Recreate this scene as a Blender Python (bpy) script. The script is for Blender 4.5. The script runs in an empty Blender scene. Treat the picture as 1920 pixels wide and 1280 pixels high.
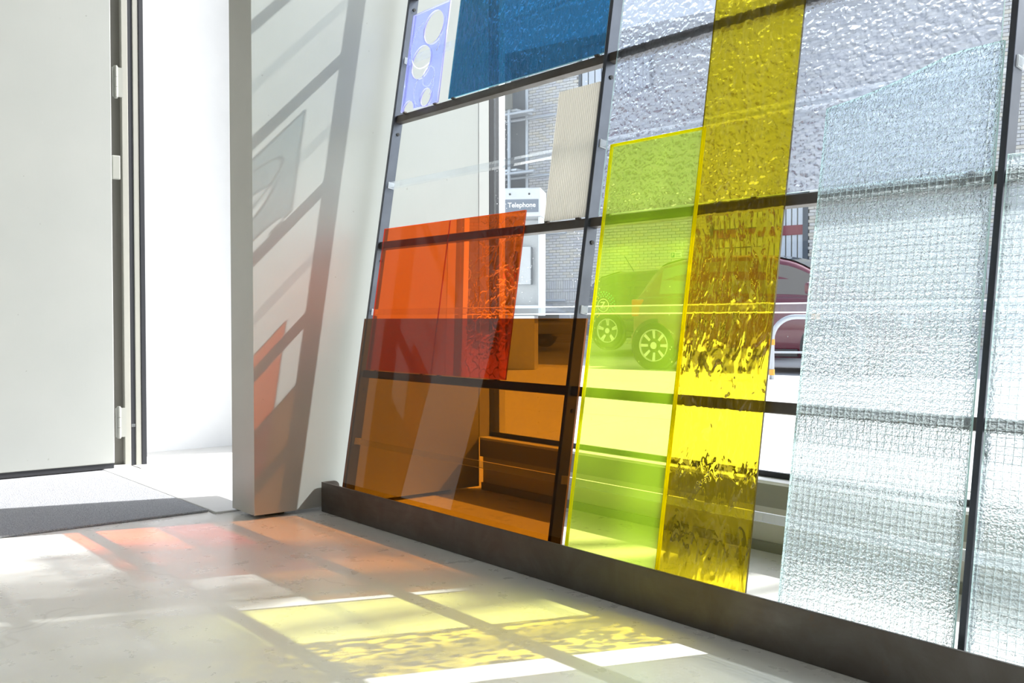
import bpy, bmesh, math, random
from mathutils import Vector, Matrix, Quaternion
random.seed(7)
SC = bpy.context.scene
COL = SC.collection
PI = math.pi

# ------------------------------------------------------------------ camera, sky, sun, exposure
R_ = Vector((0.6282, 0.7780, -0.0010)); D_ = Vector((-0.7777, 0.6281, -0.0227)).normalized()
R_ = (R_ - D_ * R_.dot(D_)).normalized(); U_ = R_.cross(D_)
cam = bpy.data.cameras.new('camera'); cam.sensor_width = 36; cam.sensor_fit = 'HORIZONTAL'
cam.lens = 1863.98 / 1920 * 36; cam.clip_start = .02; cam.clip_end = 500
camo = bpy.data.objects.new('camera', cam); COL.objects.link(camo)
camo.matrix_world = Matrix(((R_.x, U_.x, -D_.x, 0), (R_.y, U_.y, -D_.y, 0), (R_.z, U_.z, -D_.z, .57), (0, 0, 0, 1)))
SC.camera = camo

SUN = Vector((0.3256, 1.02, 1.0)).normalized()          # towards the sun
sun = bpy.data.lights.new('sun', 'SUN'); sun.energy = 10.6; sun.angle = math.radians(.53); sun.color = (1, .985, .96)
suno = bpy.data.objects.new('sun', sun); COL.objects.link(suno); suno.location = (4, 12, 12)
suno.rotation_euler = (-SUN).to_track_quat('-Z', 'Y').to_euler()

W = bpy.data.worlds.new('sky'); SC.world = W; W.use_nodes = True
wn = W.node_tree.nodes; wl = W.node_tree.links; wn.clear()
sky = wn.new('ShaderNodeTexSky'); sky.sky_type = 'NISHITA'; sky.sun_disc = False
sky.sun_elevation = math.asin(SUN.z); sky.sun_rotation = math.atan2(SUN.x, SUN.y)
sky.air_density = 1.0; sky.dust_density = 2.0; sky.ozone_density = 1.0
hs = wn.new('ShaderNodeHueSaturation'); hs.inputs['Saturation'].default_value = .55
bg = wn.new('ShaderNodeBackground'); bg.inputs[1].default_value = .46
wo = wn.new('ShaderNodeOutputWorld')
wl.new(sky.outputs[0], hs.inputs['Color']); wl.new(hs.outputs[0], bg.inputs[0]); wl.new(bg.outputs[0], wo.inputs[0])

vs = SC.view_settings; vs.view_transform = 'Standard'; vs.look = 'None'; vs.gamma = 1; vs.use_curve_mapping = False
vs.exposure = 0.0
cy = SC.cycles
cy.transparent_max_bounces = 40; cy.max_bounces = 14; cy.diffuse_bounces = 6; cy.glossy_bounces = 5; cy.transmission_bounces = 14
cy.use_denoising = True; cy.sample_clamp_indirect = 6; cy.caustics_reflective = False; cy.blur_glossy = .5

# ------------------------------------------------------------------ helpers
def setp(o, label=None, cat=None, group=None, kind=None):
    if label: o['label'] = label
    if cat: o['category'] = cat
    if group: o['group'] = group
    if kind: o['kind'] = kind
    return o

def empty(name, loc=(0, 0, 0), rot=(0, 0, 0), parent=None):
    o = bpy.data.objects.new(name, None); COL.objects.link(o); o.empty_display_size = .05
    o.location = loc; o.rotation_euler = rot
    if parent: o.parent = parent
    return o

def link(name, me, parent=None, loc=(0, 0, 0), rot=(0, 0, 0)):
    o = bpy.data.objects.new(name, me); COL.objects.link(o); o.location = loc; o.rotation_euler = rot
    if parent: o.parent = parent
    return o

class MB:
    """collects shapes into one mesh"""
    def __init__(s): s.v = []; s.f = []; s.mi = []; s.sm = []
    def add(s, verts, faces, mi=0, smooth=False):
        b = len(s.v); s.v += [tuple(v) for v in verts]
        for f in faces:
            s.f.append(tuple(b + i for i in f)); s.mi.append(mi); s.sm.append(smooth)
    def box(s, x0, x1, y0, y1, z0, z1, mi=0, side=None, M=None, back=None):
        v = [Vector(p) for p in ((x0, y0, z0), (x1, y0, z0), (x1, y1, z0), (x0, y1, z0), (x0, y0, z1), (x1, y0, z1), (x1, y1, z1), (x0, y1, z1))]
        if M: v = [M @ p for p in v]
        b = len(s.v); s.v += [tuple(p) for p in v]
        for k, f in enumerate(((0, 1, 5, 4), (2, 3, 7, 6), (0, 3, 2, 1), (4, 5, 6, 7), (1, 2, 6, 5), (3, 0, 4, 7))):
            s.f.append(tuple(b + i for i in f)); s.mi.append(back if k == 1 and back is not None else mi if k < 2 or side is None else side); s.sm.append(False)
    def tube(s, a, b, r, n=8, mi=0, r2=None, cap=True):
        a = Vector(a); b = Vector(b); d = (b - a).normalized(); r2 = r if r2 is None else r2
        u = d.orthogonal().normalized(); w = d.cross(u); vs_ = []
        for c, rr in ((a, r), (b, r2)):
            for i in range(n):
                t = 2 * PI * i / n; vs_.append(c + (u * math.cos(t) + w * math.sin(t)) * rr)
        fs = [(i, (i + 1) % n, n + (i + 1) % n, n + i) for i in range(n)]
        s.add(vs_, fs, mi, n > 6)
        if cap: s.add(vs_, [tuple(range(n - 1, -1, -1)), tuple(range(n, 2 * n))], mi)
    def path(s, pts, r, n=8, mi=0):
        pts = [Vector(p) for p in pts]; rings = []
        for i, p in enumerate(pts):
            d = (pts[min(i + 1, len(pts) - 1)] - pts[max(i - 1, 0)]).normalized()
            if i == 0: u = d.orthogonal().normalized()
            u = (u - d * u.dot(d)).normalized(); w = d.cross(u)
            rings.append([p + (u * math.cos(2 * PI * k / n) + w * math.sin(2 * PI * k / n)) * r for k in range(n)])
        vs_ = [v for rg in rings for v in rg]; fs = []
        for i in range(len(pts) - 1):
            for k in range(n): fs.append((i * n + k, i * n + (k + 1) % n, (i + 1) * n + (k + 1) % n, (i + 1) * n + k))
        fs += [tuple(range(n - 1, -1, -1)), tuple(range((len(pts) - 1) * n, len(pts) * n))]
        s.add(vs_, fs, mi, True)
    def grid(s, rows, mi=0, smooth=True, flip=False):
        n = len(rows[0]); vs_ = [p for r in rows for p in r]; fs = []
        for i in range(len(rows) - 1):
            for j in range(n - 1):
                f = (i * n + j, i * n + j + 1, (i + 1) * n + j + 1, (i + 1) * n + j)
                fs.append(f[::-1] if flip else f)
        s.add(vs_, fs, mi, smooth)
    def mesh(s, name, mats, bevel=0):
        me = bpy.data.meshes.new(name); me.from_pydata(s.v, [], s.f)
        for m in (mats if isinstance(mats, (list, tuple)) else [mats]): me.materials.append(m)
        me.polygons.foreach_set('material_index', s.mi); me.polygons.foreach_set('use_smooth', s.sm)
        me.update()
        bm = bmesh.new(); bm.from_mesh(me); bmesh.ops.recalc_face_normals(bm, faces=bm.faces)
        if bevel:
            bmesh.ops.bevel(bm, geom=bm.edges[:], offset=bevel, segments=2, profile=.5, affect='EDGES', clamp_overlap=True)
        bm.to_mesh(me); bm.free()
        return me
    def obj(s, name, mats, parent=None, loc=(0, 0, 0), rot=(0, 0, 0), bevel=0):
        return link(name, s.mesh(name, mats, bevel), parent, loc, rot)

def boxobj(name, x0, x1, y0, y1, z0, z1, mat, parent=None, bevel=0, origin=None):
    """axis box in world (or parent's) coordinates with its origin at its base centre"""
    o = ((x0 + x1) / 2, (y0 + y1) / 2, z0); m = MB()
    m.box(x0 - o[0], x1 - o[0], y0 - o[1], y1 - o[1], 0, z1 - z0)
    return m.obj(name, mat, parent, o, bevel=bevel)

# ------------------------------------------------------------------ materials
class NT:
    def __init__(s, name):
        s.m = bpy.data.materials.new(name); s.m.use_nodes = True; s.t = s.m.node_tree; s.t.nodes.clear()
        s.out = s.t.nodes.new('ShaderNodeOutputMaterial')
    def n(s, typ, props=None, **inp):
        nd = s.t.nodes.new('ShaderNode' + typ)
        for k, v in (props or {}).items(): setattr(nd, k, v)
        for k, v in inp.items():
            k = k.replace('_', ' ')
            key = int(k[1:]) if k[0] == 'i' and k[1:].isdigit() else k
            s.set(nd.inputs[key], v)
        return nd
    def set(s, sock, v):
        if isinstance(v, bpy.types.NodeSocket): s.t.links.new(v, sock)
        elif isinstance(v, bpy.types.Node): s.t.links.new(v.outputs[0], sock)
        else:
            if sock.type == 'RGBA' and len(v) == 3: v = (*v, 1)
            sock.default_value = v
    def coord(s, scale=(1, 1, 1), which='Object'):
        tc = s.n('TexCoord'); mp = s.n('Mapping', Vector=tc.outputs[which]); mp.inputs['Scale'].default_value = scale
        return mp.outputs[0]
    def noise(s, vec, scale, detail=3, rough=.5, dist=0):
        return s.n('TexNoise', Vector=vec, Scale=scale, Detail=detail, Roughness=rough, Distortion=dist).outputs['Fac']
    def ramp(s, fac, stops):
        r = s.n('ValToRGB', Fac=fac); el = r.color_ramp.elements
        while len(el) < len(stops): el.new(.5)
        for e, (p, c) in zip(el, stops):
            e.position = p; e.color = (*c, 1) if isinstance(c, (tuple, list)) else (c, c, c, 1)
        return r.outputs[0]
    def math(s, op, a, b=0., clamp=False):
        nd = s.n('Math', {'operation': op, 'use_clamp': clamp}); s.set(nd.inputs[0], a); s.set(nd.inputs[1], b); return nd.outputs[0]
    def mixc(s, f, a, b):
        nd = s.n('Mix', {'data_type': 'RGBA'}); s.set(nd.inputs[0], f); s.set(nd.inputs[6], a); s.set(nd.inputs[7], b); return nd.outputs[2]
    def mixs(s, f, a, b):
        nd = s.n('MixShader'); s.set(nd.inputs[0], f); s.set(nd.inputs[1], a); s.set(nd.inputs[2], b); return nd
    def bump(s, h, strength=.3, dist=.01, normal=None):
        nd = s.n('Bump', Strength=strength, Distance=dist, Height=h)
        if normal: s.set(nd.inputs['Normal'], normal)
        return nd.outputs[0]
    def done(s, sh): s.t.links.new(sh.outputs[0] if isinstance(sh, bpy.types.Node) else sh, s.out.inputs[0]); return s.m

def pbr(name, col, rough=.5, metal=0., spec=.5, var=.0, vscale=6., bump=0., bscale=60., coat=0.):
    t = NT(name); c = t.coord()
    base = (*col, 1)
    if var:
        dark = tuple(x * (1 - var) for x in col); lite = tuple(min(1, x * (1 + var * .6)) for x in col)
        base = t.ramp(t.noise(c, vscale, 5, .6), [(.3, dark), (.7, lite)])
    b = t.n('BsdfPrincipled', Base_Color=base, Roughness=rough, Metallic=metal)
    b.inputs['Specular IOR Level'].default_value = spec; b.inputs['Coat Weight'].default_value = coat
    if bump: t.set(b.inputs['Normal'], t.bump(t.noise(c, bscale, 4), bump, .004))
    return t.done(b)

def schlick(t, f0=.04, normal=None):
    g = t.n('NewGeometry')
    dp = t.n('VectorMath', {'operation': 'DOT_PRODUCT'}); t.set(dp.inputs[0], normal if normal else g.outputs['Normal']); t.set(dp.inputs[1], g.outputs['Incoming'])
    a = t.math('ABSOLUTE', dp.outputs['Value']); p5 = t.math('POWER', t.math('SUBTRACT', 1., a, True), 5.)
    return t.math('ADD', f0, t.math('MULTIPLY', p5, 1 - f0))

def glass(name, T, refl=1., rough=.0, haze=0., hazecol=None, f0=.04):
    """clear or tinted flat sheet; T = transmission of the whole sheet (two faces)"""
    t = NT(name); c = tuple(math.sqrt(x) for x in T)
    tr = t.n('BsdfTransparent', Color=c); sh = tr
    if haze:
        d1 = t.n('BsdfTranslucent', Color=hazecol or T); d2 = t.n('BsdfDiffuse', Color=hazecol or T)
        sh = t.mixs(haze, tr, t.mixs(.4, d1, d2))
    gl = t.n('BsdfGlossy', Color=(1, 1, 1), Roughness=rough)
    return t.done(t.mixs(t.math('MULTIPLY', schlick(t, f0), refl), sh, gl))

def relief_glass(name, T, height, strength, dist, ior=1.2, clear=.3, mask=None, rough=0., f0=.04, scatter=0.):
    """figured glass: rolled relief on the near face bends what is seen through it, the flats between let it pass straight"""
    t = NT(name); c = tuple(math.sqrt(x) for x in T)
    h = height(t); nb = t.bump(h, strength, dist)
    rf = t.n('BsdfRefraction', Color=c, IOR=ior, Roughness=rough, Normal=nb)
    tr = t.n('BsdfTransparent', Color=c)
    body = t.mixs(mask(t, h) if mask else clear, rf, tr)
    if scatter: body = t.mixs(scatter, body, t.n('BsdfTranslucent', Color=T, Normal=nb))
    gl = t.n('BsdfGlossy', Color=(1, 1, 1), Roughness=.03, Normal=nb)
    return [t.done(t.mixs(schlick(t, f0), body, gl)), glass(name + '_flat_side', T)]

def edge_mat(name, col, tl=.6):
    t = NT(name); a = t.n('BsdfTranslucent', Color=col); b = t.n('BsdfPrincipled', Base_Color=(*col, 1), Roughness=.15)
    return t.done(t.mixs(tl, b, a))

M = {}
# floor: pale ground concrete, sealed
def mk_floor():
    t = NT('sealed_concrete'); c = t.coord()
    n1 = t.noise(c, 1.3, 6, .62, .4); n2 = t.noise(c, 14, 5, .6); n3 = t.noise(c, 150, 2)
    base = t.ramp(n1, [(.3, (.77, .755, .72)), (.7, (.85, .835, .805))])
    base = t.mixc(t.ramp(t.noise(c, 9, 3, .5), [(.3, .16), (.7, 0.)]), base, (.62, .59, .54, 1))
    sp = t.ramp(t.noise(c, 130, 1, .5), [(.20, 1.), (.225, 0.)]); base = t.mixc(t.math('MULTIPLY', sp, .12), base, (.30, .27, .24, 1))
    wv = t.n('VectorMath', {'operation': 'ADD'}); t.set(wv.inputs[0], c)
    nz = t.n('TexNoise', Vector=c, Scale=3., Detail=3.); sc_ = t.n('VectorMath', {'operation': 'SCALE'}); t.set(sc_.inputs[0], nz.outputs['Color']); sc_.inputs['Scale'].default_value = .5
    t.set(wv.inputs[1], sc_.outputs[0])
    vo = t.n('TexVoronoi', {'feature': 'DISTANCE_TO_EDGE'}, Vector=wv.outputs[0], Scale=1.1)
    ck = t.math('MULTIPLY', t.ramp(vo.outputs['Distance'], [(.0, 1.), (.006, 0.)]), t.ramp(t.noise(c, 2.2, 2), [(.54, 0.), (.64, .35)]))
    base = t.mixc(ck, base, (.34, .31, .27, 1))
    rg = t.ramp(n2, [(.2, .34), (.8, .24)])
    b = t.n('BsdfPrincipled', Base_Color=base, Roughness=rg); b.inputs['Specular IOR Level'].default_value = .45
    t.set(b.inputs['Normal'], t.bump(t.math('ADD', t.math('MULTIPLY', n2, .4), t.math('MULTIPLY', n3, .08)), .04, .004))
    return t.done(b)
M['floor'] = mk_floor()
def mk_panel():
    t = NT('grey_painted_panel'); c = t.coord()
    n1 = t.noise(c, 3, 4, .5); n2 = t.noise(t.coord((14, 14, 2)), 8, 4, .6)
    sc = t.ramp(t.noise(t.coord((30, 30, 3)), 4, 3, .6), [(.74, 0.), (.8, .25)])
    base = t.mixc(sc, t.ramp(n1, [(.3, (.405, .425, .408)), (.7, (.435, .453, .434))]), (.6, .62, .61, 1))
    sp = t.ramp(t.noise(c, 55, 1, .5), [(.185, .7), (.20, 0.)]); base = t.mixc(sp, base, (.3, .3, .28, 1))
    b = t.n('BsdfPrincipled', Base_Color=base, Roughness=t.ramp(n2, [(.3, .30), (.7, .38)])); b.inputs['Specular IOR Level'].default_value = .5
    t.set(b.inputs['Normal'], t.bump(n2, .05, .002))
    return t.done(b)
M['panel'] = mk_panel()
M['panel_edge'] = pbr('grey_panel_edge', (.62, .62, .565), .35, var=.04)
M['white'] = pbr('white_paint', (.78, .79, .78), .5, var=.03)
M['frame_light'] = pbr('pale_frame_paint', (.50, .515, .50), .4)
M['plaster'] = pbr('grey_plaster', (.48, .48, .47), .7, var=.03)
M['ext_white'] = pbr('exterior_white_render', (.80, .81, .82), .7, var=.03)
M['frame_paint'] = pbr('taupe_frame_paint', (.40, .40, .36), .4, var=.04)
M['frame_dark'] = pbr('recess_shade_paint', (.15, .145, .125), .5)  # frame paint darkened to carry the shade inside the jamb recess
M['rubber'] = pbr('black_rubber', (.022, .024, .03), .55, bump=.1)
M['hinge'] = pbr('painted_hinge', (.40, .41, .375), .32, spec=.6)
M['olive'] = pbr('olive_sill_fascia', (.27, .265, .21), .5)
M['cream'] = pbr('cream_lower_panel', (.62, .60, .53), .55, var=.05)
def mk_steel():
    t = NT('waxed_mill_steel'); c = t.coord((1, 1, 1)); n = t.noise(c, 9, 6, .65, .6); n2 = t.noise(t.coord((2, 2, 14)), 7, 4)
    base = t.ramp(n, [(.25, (.098, .080, .066)), (.5, (.122, .106, .094)), (.75, (.15, .138, .13))])
    rs = t.ramp(t.noise(c, 22, 5, .7), [(.62, 0.), (.75, .45)]); base = t.mixc(rs, base, (.16, .085, .045, 1))
    b = t.n('BsdfPrincipled', Base_Color=base, Roughness=t.ramp(n2, [(.3, .34), (.7, .5)]), Metallic=.6)
    t.set(b.inputs['Normal'], t.bump(n, .06, .003))
    return t.done(b)
M['steel'] = mk_steel()
M['post_steel'] = pbr('sky_tinted_post_steel', (.115, .125, .15), .33, .75, var=.15, vscale=12)  # blue of the reflected sky is mixed into the post base colour
def mk_mat():
    t = NT('entrance_mat_pile'); c = t.coord(); n = t.noise(c, 260, 3, .7)
    base = t.ramp(n, [(.3, (.24, .25, .28)), (.7, (.50, .515, .54))])
    b = t.n('BsdfPrincipled', Base_Color=base, Roughness=.95); b.inputs['Specular IOR Level'].default_value = .1
    t.set(b.inputs['Normal'], t.bump(n, .8, .006)); return t.done(b)
M['mat'] = mk_mat()
M['bar_edge'] = pbr('bolt_steel', (.05, .05, .05), .4, .6)

# sheets
M['amber'] = glass('amber_glass', (.30, .092, .0035), refl=1.25, f0=.05)
M['amber_edge'] = edge_mat('amber_edge', (.30, .09, .01), .3)
M['orange'] = glass('red_orange_glass', (.96, .13, .004), refl=.9)
M['orange_edge'] = edge_mat('orange_edge', (.6, .08, .01), .5)
def h_crinkle(t):
    c = t.coord((1, 1, 1)); a = t.n('TexVoronoi', {'feature': 'DISTANCE_TO_EDGE'}, Vector=t.mixc(.12, c, t.n('TexNoise', Vector=c, Scale=14., Detail=3.).outputs['Color']), Scale=26.)
    ln = t.ramp(a.outputs['Distance'], [(.0, 1.), (.10, 0.)])
    x = t.n('SeparateXYZ', Vector=t.coord()).outputs[0]
    fall = t.ramp(t.math('ADD', t.math('MULTIPLY', x, 3.6), .5, True), [(.38, 0.), (.95, 1.)])
    return t.math('MULTIPLY', t.math('ADD', ln, t.math('MULTIPLY', t.noise(c, 24, 3), .9)), fall)
M['orange_crinkle'] = relief_glass('crinkled_orange_glass', (.96, .135, .005), h_crinkle, .6, .004, 1.15, .45)
M['yg'] = glass('fluorescent_acrylic', (.95, .94, .24), haze=.18, hazecol=(.57, .95, .06))
M['yg_edge'] = edge_mat('fluorescent_edge', (1., .93, .0), .88)
def h_ripple(t):
    c = t.coord((1, 1, .36)); return t.math('ADD', t.noise(c, 34, 2, .5, .8), t.math('MULTIPLY', t.noise(c, 90, 2, .5), .18))
def m_ripple(t, h):
    c = t.coord((1, 1, .5)); return t.ramp(t.noise(c, 72, 1, .4, .4), [(.46, .04), (.56, .78)])
M['ytex'] = relief_glass('rippled_yellow_glass', (.93, .73, .025), h_ripple, 1., .022, 1.2, mask=m_ripple, scatter=.03)
M['yellow_edge'] = edge_mat('yellow_edge', (.10, .075, .01), .3)
def h_hammer(t):
    c = t.coord(); v = t.n('TexVoronoi', {'feature': 'SMOOTH_F1'}, Vector=t.mixc(.03, c, t.n('TexNoise', Vector=c, Scale=40.).outputs['Color']), Scale=85., Smoothness=.6)
    return v.outputs['Distance']
M['hammer'] = relief_glass('hammered_clear_glass', (.80, .84, .93), h_hammer, 1., .014, 1.2, .30, scatter=.10)
M['blue'] = relief_glass('blue_rolled_glass', (.02, .145, .29), lambda t: t.noise(t.coord((1, 1, .45)), 95, 2, .5, .5), 1., .022, 1.2, .30, scatter=.05)
def h_pebble(t):
    c = t.coord(); return t.math('ADD', t.noise(c, 210, 1, .5, .3), t.math('MULTIPLY', t.noise(c, 420, 1), .3))
M['wired'] = relief_glass('pebbled_wired_glass', (.88, .95, .985), h_pebble, 1., .0055, 1.2, .25, rough=.02, scatter=.22)
M['glass_edge'] = edge_mat('green_glass_edge', (.66, .88, .85), .5)
M['wire'] = pbr('pale_wire', (.80, .92, .92), .4, .0)
M['violet'] = glass('violet_acrylic', (.64, .80, .86), haze=.26, hazecol=(.36, .34, 1.), refl=1.1)
M['violet_edge'] = edge_mat('violet_edge', (.62, .60, 1.), .6)
M['groove'] = edge_mat('engraved_groove', (.96, .96, 1.), .75)
M['acrylic'] = glass('clear_acrylic', (.86, .90, .93), haze=.05, hazecol=(.9, .93, 1.), refl=1.3)
M['acrylic_end'] = edge_mat('frosted_acrylic_end', (.88, .91, .95), .5)
M['rib'] = edge_mat('ribbed_cream_sheet', (.80, .77, .69), .45)
M['rib_groove_shade'] = edge_mat('ribbed_sheet_groove_shade', (.50, .46, .38), .4)  # darker copy of the sheet colour, paints shade into the grooves
def mk_pane():
    t = NT('window_pane'); tr = t.n('BsdfTransparent', Color=(.95, .97, .965)); gl = t.n('BsdfGlossy', Color=(1, 1, 1), Roughness=.0)
    c = t.coord(); sp = t.n('TexVoronoi', {'feature': 'F1'}, Vector=c, Scale=75.)
    col = t.noise(t.coord((9, 9, .35)), 2.2, 3, .6)
    dot = t.math('MULTIPLY', t.ramp(sp.outputs['Distance'], [(.10, 1.), (.17, 0.)]), t.ramp(col, [(.56, 0.), (.64, .75)]))
    di = t.mixs(.5, t.n('BsdfDiffuse', Color=(.85, .87, .9)), t.n('BsdfTranslucent', Color=(.85, .87, .9)))
    film = t.math('MAXIMUM', dot, t.ramp(t.noise(t.coord((1, 1, .3)), 2.5, 4, .6), [(.4, .0), (.8, .05)]))
    return t.done(t.mixs(schlick(t, .04), t.mixs(film, tr, di), gl))
M['pane'] = mk_pane()
# outdoors
M['slab'] = pbr('pavement_concrete', (.60, .60, .59), .8, var=.08, vscale=2.5, bump=.1, bscale=120)
M['joint'] = pbr('pavement_joint', (.30, .30, .30), .9)
M['asphalt'] = pbr('asphalt', (.50, .50, .50), .85, var=.12, vscale=3, bump=.2, bscale=150)
M['brick'] = [pbr('grey_brick_%s' % n, c, .8, var=.08, vscale=9) for n, c in (('pale', (.68, .66, .64)), ('warm', (.70, .65, .57)), ('cool', (.62, .61, .63)))]
M['mortar'] = pbr('mortar', (.36, .35, .35), .9)
M['black_paint'] = pbr('black_car_paint', (.016, .017, .019), .18, coat=1.)
M['red_paint'] = pbr('dark_red_car_paint', (.12, .010, .026), .2, coat=1.)
M['silver_paint'] = pbr('silver_car_paint', (.52, .55, .62), .25, .3, coat=1.)
M['car_glass'] = pbr('dark_car_glass', (.03, .035, .04), .04, spec=.8)
M['tan_glass'] = pbr('tan_car_glass', (.16, .14, .12), .05, spec=.8)  # tan glass for the red car's side windows
M['tyre'] = pbr('tyre_rubber', (.02, .02, .02), .8)
M['alloy'] = pbr('alloy_rim', (.62, .62, .63), .3, .6)
M['tail'] = pbr('red_tail_light', (.55, .03, .02), .15, coat=1.)
M['lamp_white'] = pbr('headlight_lens', (.75, .78, .82), .1, .2)
M['chrome'] = pbr('chrome', (.75, .76, .78), .12, 1.)
M['plastic'] = pbr('black_plastic', (.03, .03, .032), .5)
M['galv'] = pbr('galvanised_tube', (.50, .53, .57), .4, .4)
M['tape'] = pbr('orange_tape', (.80, .38, .05), .6)
M['booth'] = pbr('brushed_booth_metal', (.60, .63, .66), .35, .35, var=.06)
M['booth_dark'] = pbr('booth_sign_blue_grey', (.16, .19, .24), .4)
M['sign_white'] = pbr('sign_white', (.86, .87, .87), .5)
M['sign_green'] = pbr('sign_green', (.03, .22, .13), .5)
M['shade_dark'] = pbr('dark_building', (.10, .11, .125), .7)
M['blind'] = pbr('pale_blind', (.66, .70, .76), .6)
M['win_dark'] = pbr('slate_window_frame', (.06, .08, .11), .5)
M['redband'] = pbr('red_band', (.25, .03, .05), .5)
M['roofing'] = pbr('ceiling_paint', (.50, .50, .49), .8)
M['dot_teal'] = pbr('teal_print', (.08, .5, .42), .5)
M['dot_orange'] = pbr('orange_print', (.85, .38, .05), .5)

# ------------------------------------------------------------------ setting: room shell
XF = -2.646        # face of the short wall beside the doorway
YW = 2.0           # face of the window wall
def struct(o): o['kind'] = 'structure'; return o
def S(name, *a, mat, parent=None, bevel=0):
    o = boxobj(name, *a, mat, parent, bevel)
    if not parent: struct(o)
    return o
CEIL = 3.4
fl = MB(); fl.add([(-7, -5, 0), (4, -5, 0), (4, 2.1, 0), (-2.80, 2.1, 0), (-2.80, 1.145, 0), (-7, 1.145, 0)], [(0, 1, 2, 3, 4, 5)])
fl.add([(-7, -5, -.06), (4, -5, -.06), (4, 2.1, -.06), (-2.80, 2.1, -.06), (-2.80, 1.145, -.06), (-7, 1.145, -.06)], [(5, 4, 3, 2, 1, 0)])
struct(fl.obj('floor', M['floor']))
S('ceiling', -7.2, 4.2, -5.2, 2.4, CEIL, CEIL + .1, mat=M['roofing'])
S('wall_back', -7.2, 4.2, -5.2, -5.0, 0, CEIL, mat=M['plaster'])
S('wall_right', 4.0, 4.2, -5.0, 2.4, 0, CEIL, mat=M['plaster'])
S('wall_far_left', -7.2, -7.0, -5.0, 1.4, 0, CEIL, mat=M['plaster'])
S('wall_entrance', -7.0, -4.06, 1.22, 1.36, 0, CEIL, mat=M['white'])
S('wall_over_door', -4.06, -2.80, 1.20, 1.36, 2.45, CEIL, mat=M['white'])
wl_ = MB(); wl_.box(-2.799, XF, 1.197, 1.995, .012, CEIL, 0, None)
w_o = wl_.obj('wall_left', [M['panel'], M['panel_edge']])
for p in w_o.data.polygons:
    if abs(p.normal.y) > .9: p.material_index = 1
struct(w_o)
for k in range(2): S('wall_foot', -2.76, -2.69, 1.25 + k * .6, 1.31 + k * .6, 0, .012, mat=M['rubber'], parent=None)

# window wall: low base, sill, frame, pane, header
base = S('wall_front', XF, 4.0, YW + .012, YW + .10, .0, .165, mat=M['cream'])
b2 = boxobj('fascia', XF, 4.0, YW - .002, YW + .012, .112, .168, M['olive'])
b3 = S('baseboard_front', XF, 4.0, YW + .004, YW + .012, .0, .024, mat=M['olive'])
b2.name = 'trim_1'; struct(b2)
S('wall_header', -2.80, 4.0, YW, YW + .12, 3.15, CEIL, mat=M['white'])
win = empty('window_1', (.68, YW + .05, .165)); struct(win)
def WP(name, x0, x1, y0, y1, z0, z1, mat, bevel=0):
    return boxobj(name, x0 - .68, x1 - .68, y0 - YW - .05, y1 - YW - .05, z0 - .165, z1 - .165, mat, win, bevel)
WP('sill', XF, 4.0, YW - .004, YW + .11, .168, .176, M['white'], .002)
WP('jamb', -2.79, -2.645, 1.9955, 2.0385, .176, 3.15, M['frame_light'], .001)
WP('gasket', -2.79, -2.6445, 2.039, 2.0795, .176, 3.15, M['rubber'])
WP('gasket', -2.6444, 4.0, YW + .046, YW + .056, .176, .190, M['rubber'])
WP('outer_frame', -2.79, -2.645, 2.08, 2.107, .176, 3.15, M['ext_white'], .001)
for x in (1.35,):
    WP('mullion', x - .03, x + .03, YW + .02, YW + .09, .176, 3.15, M['rubber'])
WP('pane', -2.644, 4.0, YW + .058, YW + .066, .178, 3.15, M['pane'])

# doorway: frame, door leaf standing open, threshold, mat
jf = empty('trim_2', (-3.94, 1.28, 0)); struct(jf)
def JP(name, x0, x1, y0, y1, mat, z0=0., z1=2.45, bevel=0):
    return boxobj(name, x0 + 3.94, x1 + 3.94, y0 - 1.28, y1 - 1.28, z0, z1, mat, jf, bevel)
JP('frame_recess', -4.06, -3.962, 1.212, 1.250, M['frame_dark'])
JP('frame_stop', -4.06, -3.940, 1.250, 1.274, M['frame_paint'], bevel=.002)
JP('weather_strip', -4.06, -3.943, 1.2745, 1.292, M['rubber'])
JP('frame_face', -4.06, -3.940, 1.2925, 1.314, M['frame_paint'], bevel=.002)
JP('frame_edge', -4.06, -3.938, 1.3145, 1.334, M['rubber'], bevel=.002)
JP('strike_plate', -3.944, -3.9415, 1.276, 1.291, M['chrome'], .150, .162)
JP('head', -4.06, -2.80, 1.215, 1.334, M['frame_paint'], 2.38, 2.45)
door = empty('door_1', (-3.905, 1.20, .014)); struct(door)
leaf = MB(); leaf.box(-.022, .040, -1.12, -.012, 0.012, 2.34); leaf.obj('leaf', M['panel'], door, bevel=.003)
sw = MB(); sw.box(-.018, .036, -1.118, -.014, -.008, .0115); sw.obj('bottom_sweep', M['rubber'], door)
def hinge(z):
    h = MB()
    for k in range(3): h.tube((0, 0, z + k * .0385), (0, 0, z + k * .0385 + .0375), .0085, 14)
    h.tube((0, 0, z - .004), (0, 0, z), .006, 10); h.tube((0, 0, z + .1145), (0, 0, z + .1185), .006, 10)
    h.box(-.003, .004, .007, .026, z + .002, z + .112); h.box(-.004, .002, -.012, -.007, z + .002, z + .112)
    return h.obj('hinge', M['hinge'], door, (.036, .006, 0))
hinge(.107); hinge(1.393); hinge(2.05)
cl = MB(); cl.box(.0, .012, .0, .03, 1.085, 1.175); cl.obj('closer_bracket', M['hinge'], door, (.02, -.008, 0), bevel=.003)
struct(boxobj('trim_3', -3.96, -2.80, 1.146, 1.262, -.02, .006, pbr('threshold_stone', (.66, .66, .65), .6, var=.05), None, .003))
mt = boxobj('entrance_mat', -3.84, -2.842, -.6, 1.140, 0.0005, .007, M['mat'], None, .002)
setp(mt, 'grey looped entrance mat lying inside the open doorway', 'mat')
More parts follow.
